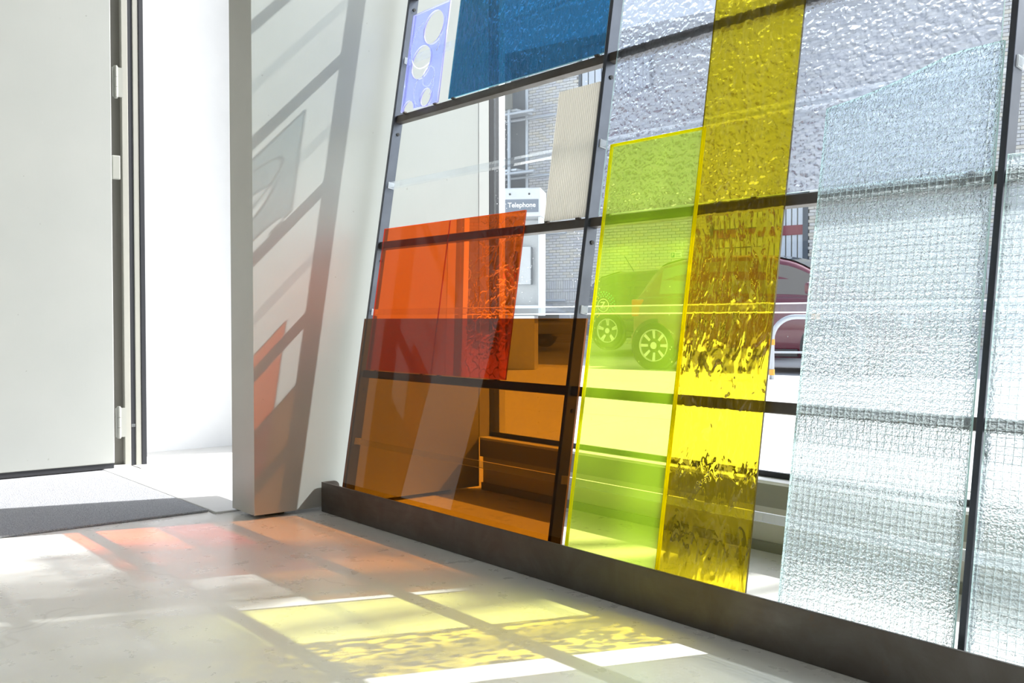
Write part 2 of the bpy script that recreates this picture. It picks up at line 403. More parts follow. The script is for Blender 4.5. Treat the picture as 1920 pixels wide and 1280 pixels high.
# exterior surfaces at the entrance
S('wall_porch_side', -4.75, -4.40, 1.37, 2.05, -.1, 3.4, mat=M['ext_white'])
S('wall_porch_pier', -4.75, -4.08, 2.05, 2.25, -.1, 3.4, mat=M['ext_white'])

# ------------------------------------------------------------------ the leaning rack
TH = .1553; Y0 = 1.4411; RROT = (-TH, 0, 0)
rack = empty('sample_rack', (-.7, Y0, 0), RROT)
setp(rack, 'leaning dark steel rack with clear acrylic rails standing in a steel floor channel', 'rack')
RX = -.7
POSTS = [-2.591, -1.673, -.7345, .20, 1.13]; PW = .011; PD = .032; STOP = 3.0
pm = MB(); pm.box(0, PW, 0, PD, .006, STOP); pmesh = pm.mesh('post', M['post_steel'], .0012)
for x in POSTS: link('post', pmesh, rack, (x - RX, 0, 0))
BARS = [.414, .802, 1.192, 1.584, 1.972, 2.36, 2.75]; BH = .0215
RAILS = [.213, .600, .988, 1.376, 1.77, 2.16, 2.55]
for i in range(len(POSTS) - 1):
    a = POSTS[i] + PW; b = POSTS[i + 1]; L = b - a
    bm_ = MB(); bm_.box(0, L, .008, .030, -BH / 2, BH / 2); bmesh_ = bm_.mesh('bar', M['steel'], .0012)
    rm = MB(); rm.box(.003, L - .003, .010, .028, -.0085, .0085); rmesh = rm.mesh('rail', M['acrylic'], .0008)
    em = MB(); em.box(0, .003, .009, .029, -.0095, .0095); emesh = em.mesh('rail_end', M['acrylic_end'])
    for s in BARS: link('bar', bmesh_, rack, (a - RX, 0, s))
    for s in RAILS:
        r = link('rail', rmesh, rack, (a - RX, 0, s)); link('rail_end', emesh, r); link('rail_end', emesh, r, (L - .003, 0, 0))
bo = MB(); bo.tube((0, 0, 0), (.003, 0, 0), .005, 12); bo.tube((.003, 0, 0), (.0035, 0, 0), .0018, 8); bolt = bo.mesh('bolt', M['bar_edge'])
for x in POSTS[:4]:
    for s in BARS[:4]: link('bolt', bolt, rack, (x + PW - RX, .02, s - .045))
ch = empty('floor_channel', (-.7, 1.405, 0)); ch.parent = None
setp(ch, 'dark waxed steel channel on the floor holding the leaning glass sheets', 'channel')
cm = MB(); cm.box(-1.94, 2.2, 0, .006, 0, .088); cm.obj('front_plate', M['steel'], ch, bevel=.001)
cm = MB(); cm.box(-1.94, 2.2, .006, .10, 0, .005); cm.obj('base_plate', M['steel'], ch)
fp = [(-.0, 0), (.052, 0), (.052, .062)] + [(.052 - .018 + .018 * math.cos(t), .070 + .018 * math.sin(t)) for t in [i * PI / 12 for i in range(1, 7)]] + [(0, .088)]
cm = MB(); n = len(fp); cm.add([(0, y, z) for y, z in fp] + [(.005, y, z) for y, z in fp], [tuple(range(n)), tuple(range(2 * n - 1, n - 1, -1))] + [(i, (i + 1) % n, n + (i + 1) % n, n + i) for i in range(n)])
cm.obj('end_flap', M['steel'], ch, (-1.94, .006, 0))
rack.location.z = .0

# sheets, in rack coordinates: x, s up the slope, o in front of the posts
def rackpt(x, s, o): 
    return Vector((x, Y0 + s * math.sin(TH) - o * math.cos(TH), s * math.cos(TH) + o * math.sin(TH)))
def sheet(name, x0, x1, s0, s1, o0, o1, mats, label, cat='sheet', top=None, group=None):
    xc = (x0 + x1) / 2; m = MB()
    if isinstance(mats[0], list): mats = [mats[0][0], mats[1], mats[0][1]]
    if top is None: m.box(x0 - xc, x1 - xc, -o1, -o0, 0, s1 - s0, 0, 1, back=2 if len(mats) > 2 else 0)
    else:
        out = [(x0, s0), (x1, s0)] + top[::-1]; n = len(out)
        v = [(x - xc, -o1, s - s0) for x, s in out] + [(x - xc, -o0, s - s0) for x, s in out]
        m.add(v, [tuple(range(n))]); m.add(v, [tuple(range(2 * n - 1, n - 1, -1))], 2 if len(mats) > 2 else 0); m.add(v, [(i, (i + 1) % n, n + (i + 1) % n, n + i) for i in range(n)], 1)
    o = m.obj(name, mats, None, rackpt(xc, s0, 0), RROT)
    return setp(o, label, cat, group)
S0 = .0085
sheet('amber_sheet', -2.588, -1.622, S0, .577, .002, .007, [M['amber'], M['amber_edge']], 'wide dark amber glass sheet standing in the floor channel beside the grey wall', 'glass sheet')
sheet('orange_sheet', -2.557, -2.2195, .4265, .850, -.0065, -.0025, [M['orange'], M['orange_edge']], 'smooth red-orange sheet beside the rack end post, half behind the amber glass', 'glass sheet')
sheet('crinkled_orange_sheet', -2.2185, -1.896, .4265, .850, -.0065, -.0025, [M['orange_crinkle'], M['orange_edge']], 'orange sheet with a crinkled edge next to the smooth red-orange sheet', 'glass sheet')
sheet('fluorescent_sheet', -1.600, -1.3305, S0, .969, .0085, .0145, [M['yg'], M['yg_edge']], 'fluorescent yellow-green acrylic sheet with bright strips standing in for its edge glow, beside the amber glass', 'acrylic sheet')
def rim(o, x0, x1, s0, s1, o0, o1, w, mat):
    xc = (x0 + x1) / 2
    for a, b, c, d in ((x0 - .0004, x0 + w, s0, s1), (x1 - w, x1 + .0004, s0, s1), (x0 + w, x1 - w, s1 - w, s1 + .0004)):
        m = MB(); m.box(a - xc, b - xc, -o1 - .0003, -o0 + .0003, c - s0, d - s0); m.obj('edge_glow_strip', mat, o)  # added translucent yellow strips imitate the edge glow, nothing emits
rim(bpy.data.objects['fluorescent_sheet'], -1.600, -1.3305, S0, .969, .0085, .0145, .0042, M['yg_edge'])
sheet('yellow_sheet', -1.343, -1.123, S0, 1.62, .002, .0065, [M['ytex'], M['yellow_edge']], 'tall rippled yellow glass strip behind the edge of the fluorescent sheet', 'glass sheet')
sheet('hammered_sheet', -1.632, -.748, .8145, 1.78, -.007, -.0025, [M['hammer'], M['glass_edge']], 'large clear hammered glass sheet resting on a rack bar behind the yellow strip', 'glass sheet')
sheet('blue_sheet', -2.304, -1.676, 1.2045, 1.575, -.007, -.0025, [M['blue'], M['glass_edge']], 'deep blue rolled glass sheet resting on an upper rack bar', 'glass sheet')
TOPW = [(-1.051, .961), (-1.0, .968), (-.954, .977), (-.91, .988), (-.869, 1.001), (-.838, 1.010), (-.806, 1.0165), (-.77, 1.0175), (-.7375, 1.019)]
w1 = sheet('wired_sheet', -1.0515, -.7375, S0, 1.0, .002, .008, [M['wired'], M['glass_edge']], 'wired pebbled glass sheet with a slanting broken top edge', 'glass sheet', TOPW)
w2 = sheet('wired_sheet', -.717, -.25, S0, .832, .002, .008, [M['wired'], M['glass_edge']], 'wired pebbled glass sheet with a straight top edge, past the third rack post', 'glass sheet')
def wires(o, x0, x1, s1, topf):
    m = MB(); xc = (x0 + x1) / 2; p = .0127; r = .00055; x = x0 + .006
    k = 0
    while x < x1 - .003:
        t = topf(x) - S0; pts = [(x - xc + .0006 * math.sin(i * 2.1 + k), -.005, .002 + (t - .004) * i / 24) for i in range(25)]
        m.path(pts, r, 4); x += p; k += 1
    s = .007
    while s < s1 - S0:
        xs = [x0 + .001 + (x1 - x0 - .002) * i / 20 for i in range(21)]
        pts = [(xx - xc, -.0052, s + .0005 * math.sin(i * 1.7 + s * 90)) for i, xx in enumerate(xs) if topf(xx) - S0 > s + .002]
        if len(pts) > 1: m.path(pts, r, 4)
        s += p
    w = m.obj('wire_mesh', M['wire'], o); w['kind'] = 'stuff'
def topf1(x):
    for (a, b), (c, d) in zip(TOPW, TOPW[1:]):
        if a <= x <= c: return b + (d - b) * (x - a) / (c - a)
    return TOPW[0][1] if x < TOPW[0][0] else TOPW[-1][1]
wires(w1, -1.0515, -.7375, 1.02, topf1); wires(w2, -.717, -.25, .832, lambda x: .832)

# ribbed sheet: real corrugation, rounded ribs with narrow grooves
rb = MB(); x0, x1, s0 = -1.826, -1.681, .815; nr = 22; pr = (x1 - x0) / nr; hs_ = .322; xm = (x0 + x1) / 2
for i in range(nr):
    a = x0 - xm + i * pr; prof = [(a + pr * (.13 + .74 * k / 5), .0015 - .0032 * math.sin(PI * (.08 + .84 * k / 5))) for k in range(6)]
    rb.grid([[(x, y, 0) for x, y in prof], [(x, y, hs_) for x, y in prof]], 0, True)
    for gx0, gx1 in ((a, a + pr * .13), (a + pr * .87, a + pr)):
        y_ = prof[0][1]; rb.grid([[(gx0, .0022, 0), (gx1, y_, 0)] if gx0 == a else [(gx0, y_, 0), (gx1, .0022, 0)], [(gx0, .0022, hs_), (gx1, y_, hs_)] if gx0 == a else [(gx0, y_, hs_), (gx1, .0022, hs_)]], 1, False)
o = rb.obj('ribbed_sheet', [M['rib'], M['rib_groove_shade']], None, rackpt((x0 + x1) / 2, s0, -.006), RROT)
setp(o, 'narrow cream ribbed opaque sheet standing on a rack bar against the second post', 'sheet')

# violet sheet with round cut-outs and engraved circles
def violet():
    xa, xb, sa, sb = -2.546, -2.354, 1.2045, 1.506; xc = (xa + xb) / 2; th = .006
    root = empty('violet_sheet', rackpt(xc, sa, -.002), RROT)
    setp(root, 'small violet acrylic sheet with round holes beside the rack end post', 'acrylic sheet')
    holes = [((-2.424, 1.442), .051), ((-2.469, 1.345), .051), ((-2.419, 1.230), .0275), ((-2.508, 1.2045), .030)]
    cu = bpy.data.curves.new('violet_outline', 'CURVE'); cu.dimensions = '2D'; cu.fill_mode = 'BOTH'; cu.extrude = th / 2
    def loop(pts):
        sp = cu.splines.new('POLY'); sp.points.add(len(pts) - 1); sp.use_cyclic_u = True
        for p, (x, y) in zip(sp.points, pts): p.co = (x - xc, y - sa, 0, 1)
    hx, hs = holes[3][0]; r = .030
    notch = [(hx + r * math.cos(t), sa + r * math.sin(t)) for t in [PI - i * PI / 14 for i in range(15)]]
    loop([(xb, sa), (xb, sb), (xa, sb), (xa, sa)] + notch)
    for (x, s), r in holes[:3]: loop([(x + r * math.cos(2 * PI * i / 40), s + r * math.sin(2 * PI * i / 40)) for i in range(40)])
    tmp = bpy.data.objects.new('violet_outline', cu); COL.objects.link(tmp)
    dg = bpy.context.evaluated_depsgraph_get(); me = bpy.data.meshes.new_from_object(tmp.evaluated_get(dg))
    bpy.data.objects.remove(tmp)
    for v in me.vertices: x, y, z = v.co; v.co = (x, -z, y)
    me.materials.clear(); me.materials.append(M['violet']); me.materials.append(M['violet_edge'])
    bm = bmesh.new(); bm.from_mesh(me); bmesh.ops.remove_doubles(bm, verts=bm.verts, dist=1e-6); bmesh.ops.recalc_face_normals(bm, faces=bm.faces)
    for f in bm.faces: f.material_index = 0 if abs(f.normal.y) > .7 else 1
    bm.to_mesh(me); bm.free()
    link('panel', me, root)
    for (x, s), r, t0, t1 in (((-2.455, 1.398), .074, 1.9, 5.2), ((-2.455, 1.398), .074, -.5, .2), ((-2.416, 1.291), .030, 0, 2 * PI), ((-2.430, 1.258), .054, 2.4, 4.2), ((-2.436, 1.268), .05, -.75, .3)):
        m = MB(); nn = max(8, int(abs(t1 - t0) / .12))
        m.path([(x - xc + r * math.cos(t0 + (t1 - t0) * i / nn), -.0032, s - sa + r * math.sin(t0 + (t1 - t0) * i / nn)) for i in range(nn + 1)], .0015, 5)
        m.obj('engraved_circle', M['groove'], root)
violet()
# small steel pegs that carry the sheets standing on bars
pg = MB(); pg.box(-.006, .006, 0, .0085, -.004, 0); pegm = pg.mesh('peg', M['steel'])
for x, s in ((-2.50, .4262), (-2.26, .4262), (-2.18, .4262), (-1.93, .4262), (-1.60, .8142), (-1.2, .8142), (-.78, .8142), (-2.28, 1.2042), (-1.70, 1.2042), (-2.53, 1.2042), (-2.37, 1.2042), (-1.81, .8142), (-1.70, .8142)):
    link('peg', pegm, rack, (x - RX, 0, s))

# ------------------------------------------------------------------ outdoors
PHI = math.radians(13); U = Vector((math.cos(PHI), math.sin(PHI), 0)); V = Vector((-math.sin(PHI), math.cos(PHI), 0))
def street(u, v, z=0.): return U * u + V * v + Vector((0, 0, z))
ZS = -.012; ZR = -.15; CURB = 9.75
g = MB(); g.add([street(-40, -25, -.16), street(40, -25, -.16), street(40, 15.2, -.16), street(-40, 15.2, -.16)], [(0, 1, 2, 3)])
g.add([street(-40, 15.2, -.16), street(40, 15.2, -.16), street(40, 18.5, .0), street(-40, 18.5, .0), street(40, 40, .0), street(-40, 40, .0)], [(0, 1, 2, 3), (3, 2, 4, 5)])
struct(g.obj('ground_road', M['asphalt']))
walk = empty('ground_sidewalk', (-3, 5, ZS)); struct(walk)
bs = MB(); bs.add([(-14, 1.36 - 5, -.02), (20, 1.36 - 5, -.02), tuple(street(24, CURB, -.02) - Vector((-3, 5, 0))), tuple(street(-18, CURB, -.02) - Vector((-3, 5, 0)))], [(0, 1, 2, 3)])
bs.obj('joint_bed', M['joint'], walk)
SL = 1.5; sm_ = MB(); sm_.box(.004, SL - .004, .004, SL - .004, -.06, 0); slab = sm_.mesh('paving_slab', M['slab'], .003)
for i in range(-11, 6):
    for j in range(0, 7):
        c = street((i + .5) * SL, CURB - .17 - (j + .5) * SL)
        if c.y < 2.12 + .9 or (c.x < -14): continue
        p = street(i * SL, CURB - .17 - (j + 1) * SL) - Vector((-3, 5, 0))
        link('paving_slab', slab, walk, (p.x, p.y, 0), (0, 0, PHI))
# strip along the building front
sm2 = MB(); sm2.box(-9, 9, 0, 2.3, -.10, -.004); sm2.obj('paving_strip', M['slab'], walk, (0, 1.263 - 5, 0))
kb = MB(); kb.box(-18, 24, 0, .16, -.16, 0); kb.obj('kerb', M['slab'], walk, tuple(street(0, CURB - .165) - Vector((-3, 5, 0))), (0, 0, PHI), bevel=.01)

# brick building across the lot
WV = 21.0   # placeholder distance, set from the brick size
bp = Vector((-17.75, 16.0, 0)); WV = bp.dot(V); ZB = 0.0
bld = empty('ground_building', tuple(street(0, WV, 0))); bld.rotation_euler = (0, 0, PHI)
bld.name = 'brick_building'
setp(bld, 'grey brick building across the street behind the parked cars', 'building')
bl = MB(); bl.box(-40, 14, .035, .6, -.2, 7.2); bl.obj('wall_core', M['mortar'], bld)
BL, BHt, J = .203, .0677, .010
u_left, u_right = -14.8, 3.0
wins = [(-13.33, -11.3, 5.72, 7.0), (-9.9, -7.72, 1.62, 3.15)]     # u0,u1,z0,z1 openings
brick_m = []
for mt_ in M['brick']:
    q = MB(); q.box(J / 2, BL - J / 2, 0, .05, J / 2, BHt - J / 2); brick_m.append(q.mesh('brick', mt_))
rest = MB(); cnt = 0
sold = {int(round(z / BHt)): 1 for z in (1.0, 1.3)}
z = 0.; row = 0; blist = []; soldiers = []
while z < 7.1:
    solid = 15 <= row < 18 or 19 <= row < 22
    if solid:
        if row in (15, 19):
            u = u_left
            while u < u_right: soldiers.append((u, z)); u += BHt
        z += BHt; row += 1; continue
    u = u_left - (BL / 2 if row % 2 else 0)
    while u < u_right:
        if not any(a < u + BL * .5 < b and c < z + BHt / 2 < d for a, b, c, d in wins): blist.append((u, z))
        u += BL
    z += BHt; row += 1
def showscore(u, z):   # bricks seen through clear gaps and the acrylic sheet come first
    return min(abs(u + 11.3) / 1.4 + abs(z - 2.2) / .9, abs(u + 13.7) / .5 + abs(z - 2.2) / 1.1)
blist.sort(key=lambda b: showscore(*b))
random.seed(3)
for k, (u, z) in enumerate(blist):
    mi = random.choices((0, 1, 2), (5, 2, 3))[0]
    if k < 300: link('brick', brick_m[mi], bld, (u, 0, z))
    else: rest.box(u + J / 2, u + BL - J / 2, 0, .05, z + J / 2, z + BHt - J / 2, mi)
for u, z in soldiers:
    rest.box(u + J / 2, u + BHt - J / 2, 0, .05, z + J / 2, z + 3 * BHt - J / 2, random.choice((0, 0, 2)))
ro = rest.obj('brickwork', M['brick'], bld); ro['kind'] = 'stuff'
def bwin(u0, u1, z0, z1, nsl, band=None, grille=False):
    m = MB(); fr = .07
    for a, b, c, d in ((u0, u0 + fr, z0, z1), (u1 - fr * 1.6, u1, z0, z1), (u0, u1, z0, z0 + fr), (u0, u1, z1 - fr, z1)): m.box(a, b, -.01, .034, c, d)
    w = m.obj('window', M['win_dark'], bld)
    m = MB(); m.box(u0 + fr, u1 - fr * 1.6, .028, .034, z0 + fr, z1 - fr); m.obj('pane', M['car_glass'], w)
    sw_ = (u1 - u0 - fr * 2.6) / nsl
    sl = MB(); sl.box(.02, sw_ - .008, .016, .026, 0, z1 - z0 - 2 * fr); slm = sl.mesh('blind_slat', M['blind'])
    for i in range(nsl): link('blind_slat', slm, w, (u0 + fr + i * sw_, 0, z0 + fr))
    if band: m = MB(); m.box(u0 + fr, u1 - fr * 1.6, .004, .014, band[0], band[1]); m.obj('red_band', M['redband'], w)
    if grille:
        m = MB()
        for i in range(4): m.box(u0 + fr, u0 + fr + 1.1, -.004, .006, z0 + .25 + i * .2, z0 + .27 + i * .2)
        m.obj('grille', M['win_dark'], w)
bwin(*wins[0], 10); bwin(*wins[1], 16, (2.28, 2.48), True)
dk = MB(); dk.box(-22, u_left - .05, -.05, .034, -.1, 7.0); dk.obj('dark_bay', M['shade_dark'], bld)

def text_mesh(txt, size, mat, parent, loc, rot, extr=.002, bold=False):
    cu = bpy.data.curves.new('lettering', 'FONT'); cu.body = txt; cu.size = size; cu.extrude = extr; cu.align_x = 'CENTER'; cu.align_y = 'CENTER'
    if bold: cu.offset = size * .02
    tmp = bpy.data.objects.new('lettering', cu); COL.objects.link(tmp)
    dg = bpy.context.evaluated_depsgraph_get(); me = bpy.data.meshes.new_from_object(tmp.evaluated_get(dg)); bpy.data.objects.remove(tmp)
    me.materials.clear(); me.materials.append(mat)
    return link('lettering', me, parent, loc, rot)
# parking sign on the brick wall
ps = empty('parking_sign', tuple(street(-10.72, WV - .004, 1.915)), (0, 0, PHI))
setp(ps, 'small white parking sign with a green P on the brick wall', 'sign')
m = MB(); m.box(-.14, .14, -.012, 0, 0, .13); m.obj('plate', M['sign_white'], ps)
m = MB(); m.box(-.125, -.035, -.016, -.0121, .012, .118); m.obj('green_square', M['sign_green'], ps)
text_mesh('P', .10, M['sign_white'], ps, (-.08, -.018, .063), (PI / 2, 0, 0), .001, True)
for k in range(3):
    m = MB(); m.box(-.015, .115 - .02 * (k % 2), -.0135, -.0121, .025 + k * .033, .037 + k * .033); m.obj('print_line', M['sign_green'], ps)

# scaffold in front of the dark bay
sf = empty('scaffold', tuple(street(u_left - .55, WV - .35, -.0)), (0, 0, PHI)); setp(sf, 'steel tube scaffold in front of the dark building bay', 'scaffold')
tb = []
for x in (-1.2, -.2, .75):
    for y in (0, -.7): tb.append(((x, y, 0), (x, y, 6.6)))
for z in (1.0, 2.6, 4.0, 5.4): tb += [((-1.4, 0, z), (1.9, 0, z)), ((-1.4, -.7, z), (1.5, -.7, z))]
tb += [((-1.2, -.75, 5.4), (.1, -.75, 2.0)), ((-1.2, -.75, 1.0), (-.2, -.75, 2.6)), ((-.2, -.75, 1.2), (.75, -.75, 2.9))]
for a, b in tb: q = MB(); q.tube(a, b, .04, 8); q.obj('tube', M['galv'], sf)
for z in (4.06, 5.46):
    for k in range(3): q = MB(); q.box(-1.3, .95, -.68 + k * .22, -.48 + k * .22, z, z + .05); q.obj('plank', M['booth'], sf)
q = MB(); q.box(-1.3, .9, -.78, -.75, 5.5, 6.0); q.obj('toe_board', M['frame_dark'], sf)

# telephone kiosk on the pavement
tk = empty('telephone_kiosk', (-8.86, 7.30, ZS), (0, 0, math.radians(42))); setp(tk, 'brushed metal telephone kiosk with a lettered header on the pavement', 'kiosk')
def K(name, mat, *a, bevel=.006): m = MB(); m.box(*a); return m.obj(name, mat, tk, bevel=bevel)
K('pedestal', M['booth'], -.16, .16, -.08, .24, 0, .62); K('back_panel', M['booth'], -.235, .235, .20, .26, .62, 1.74)
K('side_panel', M['booth'], -.245, -.215, -.18, .26, .62, 1.74); K('side_panel', M['booth'], .215, .245, -.18, .26, .62, 1.74)
K('shelf', M['booth'], -.215, .215, -.14, .2, .70, .74)
hd = K('header', M['booth'], -.25, .25, -.22, .28, 1.74, 2.06, bevel=.012)
m = MB(); m.box(-.185, .225, -.226, -.2205, 1.785, 1.93); m.obj('sign_face', M['booth_dark'], hd)
text_mesh('Telephone', .074, M['sign_white'], hd, (.035, -.229, 1.865), (PI / 2, 0, 0), .001, True)
for x in (-.1, .12): m = MB(); m.tube((x, -.222, 1.99), (x, -.228, 1.99), .012, 10); m.obj('screw', M['plastic'], hd)
ph = K('telephone', M['booth'], -.10, .10, .06, .20, .98, 1.42)
m = MB(); m.path([(-.07, .03, 1.02), (-.075, .02, 1.1), (-.075, .02, 1.28), (-.07, .03, 1.36)], .022, 8); m.obj('handset', M['plastic'], ph)

# inverted-U bicycle stand
bk = empty('bicycle_stand', (-5.85, 7.93, ZS), (0, 0, math.radians(40))); setp(bk, 'galvanised hoop bicycle stand with orange tape bands on the pavement', 'bicycle stand')
pts = [(0, 0, 0), (0, 0, .36)] + [(.22 - .22 * math.cos(t), 0, .38 + .22 * math.sin(t)) for t in [i * PI / 16 for i in range(0, 9)]] + [(.5, 0, .6)] + [(.6 + .22 * math.sin(t), 0, .38 + .22 * math.cos(t)) for t in [i * PI / 16 for i in range(0, 9)]] + [(.82, 0, .2), (.82, 0, 0)]
m = MB(); m.path(pts, .024, 12); m.obj('hoop', M['galv'], bk)
for z in (.04, .33): m = MB(); m.tube((0, 0, z), (0, 0, z + .055), .027, 12); m.obj('tape_band', M['tape'], bk)
m = MB(); m.tube((.36, 0, .602), (.44, 0, .6), .027, 12); m.obj('tape_band', M['tape'], bk)
m = MB(); m.tube((0, 0, .26), (.82, 0, .26), .010, 8); m.obj('cross_tube', M['galv'], bk)

# cars
def lerp(tab, x):
    if x <= tab[0][0]: return tab[0][1]
    for (a, b), (c, d) in zip(tab, tab[1:]):
        if x <= c: t = (x - a) / (c - a); t = t * t * (3 - 2 * t) * .5 + t * .5; return b + (d - b) * t
    return tab[-1][1]
def wheel(parent, x, y, r, rim_r, spokes, side, style=0):
    t = MB(); prof = [(r * .70, -.10), (r * .93, -.11), (r, -.08), (r, .08), (r * .93, .11), (r * .70, .10)]; N = 32; rows = []
    for i in range(N + 1):
        a = 2 * PI * i / N; rows.append([(pr * math.cos(a), q, pr * math.sin(a)) for pr, q in prof])
    t.grid(rows); w = t.obj('wheel', M['tyre'], parent, (x, y, r))
    b = MB(); b.tube((0, side * .02, 0), (0, side * .04, 0), rim_r * .98, 32); b.obj('brake_shadow', M['plastic'], w)
    k = MB(); N = 40; rows = []
    for i in range(N + 1):
        a = 2 * PI * i / N; rows.append([(pr * math.cos(a), side * q, pr * math.sin(a)) for pr, q in ((rim_r, .06), (rim_r, .105), (rim_r * .93, .105), (rim_r * .90, .07))])
    k.grid(rows)
    for i in range(spokes):
        a = 2 * PI * i / spokes + PI / 2; Mx = Matrix.Rotation(-a, 4, 'Y')
        wd = rim_r * (.10 if spokes > 5 else .07)
        for dw in ((0,) if style == 0 else (-.5, .5)):
            v = [Mx @ Vector(p) for p in ((rim_r * .15, side * .07, -wd * .6 + dw * wd * .6), (rim_r * .15, side * .07, wd * .6 + dw * wd * .6), (rim_r * .92, side * .095, wd + dw * wd * 2.6), (rim_r * .92, side * .095, -wd + dw * wd * 2.6))]
            v += [p - Vector((0, side * .03, 0)) for p in v]
            k.add(v, [(0, 1, 2, 3), (7, 6, 5, 4), (0, 4, 5, 1), (1, 5, 6, 2), (2, 6, 7, 3), (3, 7, 4, 0)])
    k.tube((0, side * .05, 0), (0, side * .10, 0), rim_r * .22, 20); k.obj('rim', M['alloy'], w)
    n_ = MB()
    for i in range(5):
        a = 2 * PI * i / 5 + .3; c = Vector((rim_r * .30 * math.cos(a), side * .085, rim_r * .30 * math.sin(a))); n_.tube(c, c + Vector((0, side * .01, 0)), rim_r * .055, 8)
    n_.obj('wheel_nuts', M['plastic'], w)
def car(name, label, loc, rz, Lh, Wd, belt, roof, xa, xd, wr, axles, paint, glassm, rimr, spokes, style=0, windows=None, tail=None):
    """x runs from tail (0) to nose (Lh); belt, roof: height tables"""
    root = empty(name, loc, (0, 0, rz)); setp(root, label, 'car'); hw = Wd / 2; zl = .20
    def wid(x):
        t = min(x, Lh - x); return hw * (1 - .16 * max(0, 1 - t / .7) ** 2)
    b = MB(); rows = []; N = 40
    for i in range(N + 1):
        x = Lh * i / N; w = wid(x); zt = lerp(belt, x); lo = zl + .10 * max(0, 1 - min(x, Lh - x) / .35)
        half = [(w * .55, lo), (w * .92, lo), (w * .985, lo + .10), (w, lo + (zt - lo) * .45), (w * .985, zt - .14), (w * .95, zt - .04), (w * .86, zt), (w * .5, zt + .02), (0, zt + .028)]
        rows.append([(x, -y, z) for y, z in half] + [(x, y, z) for y, z in half[-2::-1]])
    b.grid(rows); n = len(rows[0])
    for r_ in (rows[0], rows[-1]): b.add(r_, [tuple(range(n))])
    b.add([p for r_ in (rows[0], rows[-1]) for p in (r_[0], r_[-1])], [(0, 1, 3, 2)])
    body = b.obj('body', paint, root)
    c = MB(); rows = []; N = 36
    def csec(x):
        zb = lerp(belt, x) - .03; zr = max(lerp(roof, x), zb + .004); w = wid(x); h = zr - zb; full = max(.01, max(z for _, z in roof) - zb)
        k = h / full; w0 = w * .90; w1 = w * (.90 - .20 * k)
        return zb, zr, w0, w1
    for i in range(N + 1):
        x = xd + (xa - xd) * i / N; zb, zr, w0, w1 = csec(x); h = zr - zb
        half = [(w0, zb), (w0 + (w1 - w0) * .5, zb + h * .5), (w1, zb + h * .9), (w1 * .9, zb + h * .97), (w1 * .5, zr), (0, zr + .01)]
        rows.append([(x, -y, z) for y, z in half] + [(x, y, z) for y, z in half[-2::-1]])
    c.grid(rows); cab = c.obj('cabin', paint, root)
    for (x0, x1) in windows:
        for sd in (-1, 1):
            g_ = MB(); lo = []; hi = []
            for i in range(13):
                x = x0 + (x1 - x0) * i / 12; zb, zr, w0, w1 = csec(x); h = zr - zb
                f0, f1 = .10, .84
                for f, lst in ((f0, lo), (f1, hi)):
                    y = w0 + (w1 - w0) * f / .9 + .006
                    lst.append((x, sd * y, zb + h * f))
            mid = [((a[0] + b_[0]) / 2, (a[1] + b_[1]) / 2 + sd * .002, (a[2] + b_[2]) / 2) for a, b_ in zip(lo, hi)]
            g_.grid([lo, mid, hi]); g_.obj('side_window', glassm, cab)
    zmax = max(z for _, z in roof)
    for nm, xs in (('windshield', [x for x, z in roof if x > (xa + xd) / 2]), ('rear_window', [x for x, z in roof if x < (xa + xd) / 2])):
        full = [x for x, z in roof if z > zmax - .07]
        xr = (max(full), xa) if nm == 'windshield' else (xd, min(full))
        g_ = MB(); rows = []
        for i in range(9):
            x = xr[0] + (xr[1] - xr[0]) * (.08 + .84 * i / 8); zb, zr, w0, w1 = csec(x)
            rows.append([(x, y * w1 * .86, zr + .016 - .006 * abs(y)) for y in (-1, -.5, 0, .5, 1)])
        g_.grid(rows); g_.obj(nm, M['car_glass'], cab)
    for x in axles:
        for sd in (-1, 1):
            a = MB(); a.tube((x, sd * (wid(x) - .10), wr * 1.02), (x, sd * (wid(x) + .004), wr * 1.02), wr * 1.13, 36); a.obj('wheel_arch', M['plastic'], root)
            wheel(root, x, sd * (wid(x) - .075), wr, rimr, spokes, sd, style)
    for sd in (-1, 1):
        zt = lerp(belt, .1); y = sd * wid(.08)
        t = MB(); t.box(-.02, .32, min(y * .80, y * 1.005), max(y * .80, y * 1.005), zt - .28, zt - .03); t.obj('tail_light', M['tail'], root, bevel=.02)
        zt = lerp(belt, Lh - .15); y = sd * wid(Lh - .1)
        t = MB(); t.box(Lh - .38, Lh - .01, min(y * .72, y * 1.004), max(y * .72, y * 1.004), zt - .22, zt - .06); t.obj('headlight', M['lamp_white'], root, bevel=.02)
        xm = xa - .55; zm = lerp(belt, xm) + .10; y = sd * (wid(xm) + .11)
        t = MB(); t.box(xm - .07, xm + .10, y - .11, y + .11, zm - .08, zm + .08); mr = t.obj('mirror', paint, root, bevel=.045)
        t = MB(); t.tube((xm, sd * wid(xm) * .88, zm - .06), (xm, y, zm - .03), .025, 8); t.obj('stalk', M['plastic'], mr)
        for w0_, w1_ in windows[:2]:
            t = MB(); zz = lerp(belt, w0_ + .1) - .13; t.box(w0_ + .05, w0_ + .25, sd * wid(w0_) * .97 - .02, sd * wid(w0_) * .97 + .02, zz, zz + .03); t.obj('door_handle', paint, root, bevel=.008)
        y = sd * wid(Lh / 2); t = MB(); t.box(axles[0] + wr * 1.2, axles[1] - wr * 1.2, y - .02, y + .012, zl + .02, zl + .12); t.obj('sill_trim', M['plastic'], root, bevel=.01)
    t = MB(); t.box(-.06, .16, -hw * .84, hw * .84, .30, .52); t.obj('rear_bumper', paint, root, bevel=.05)
    t = MB(); t.box(Lh - .16, Lh + .06, -hw * .84, hw * .84, .26, .50); fb = t.obj('front_bumper', paint, root, bevel=.05)
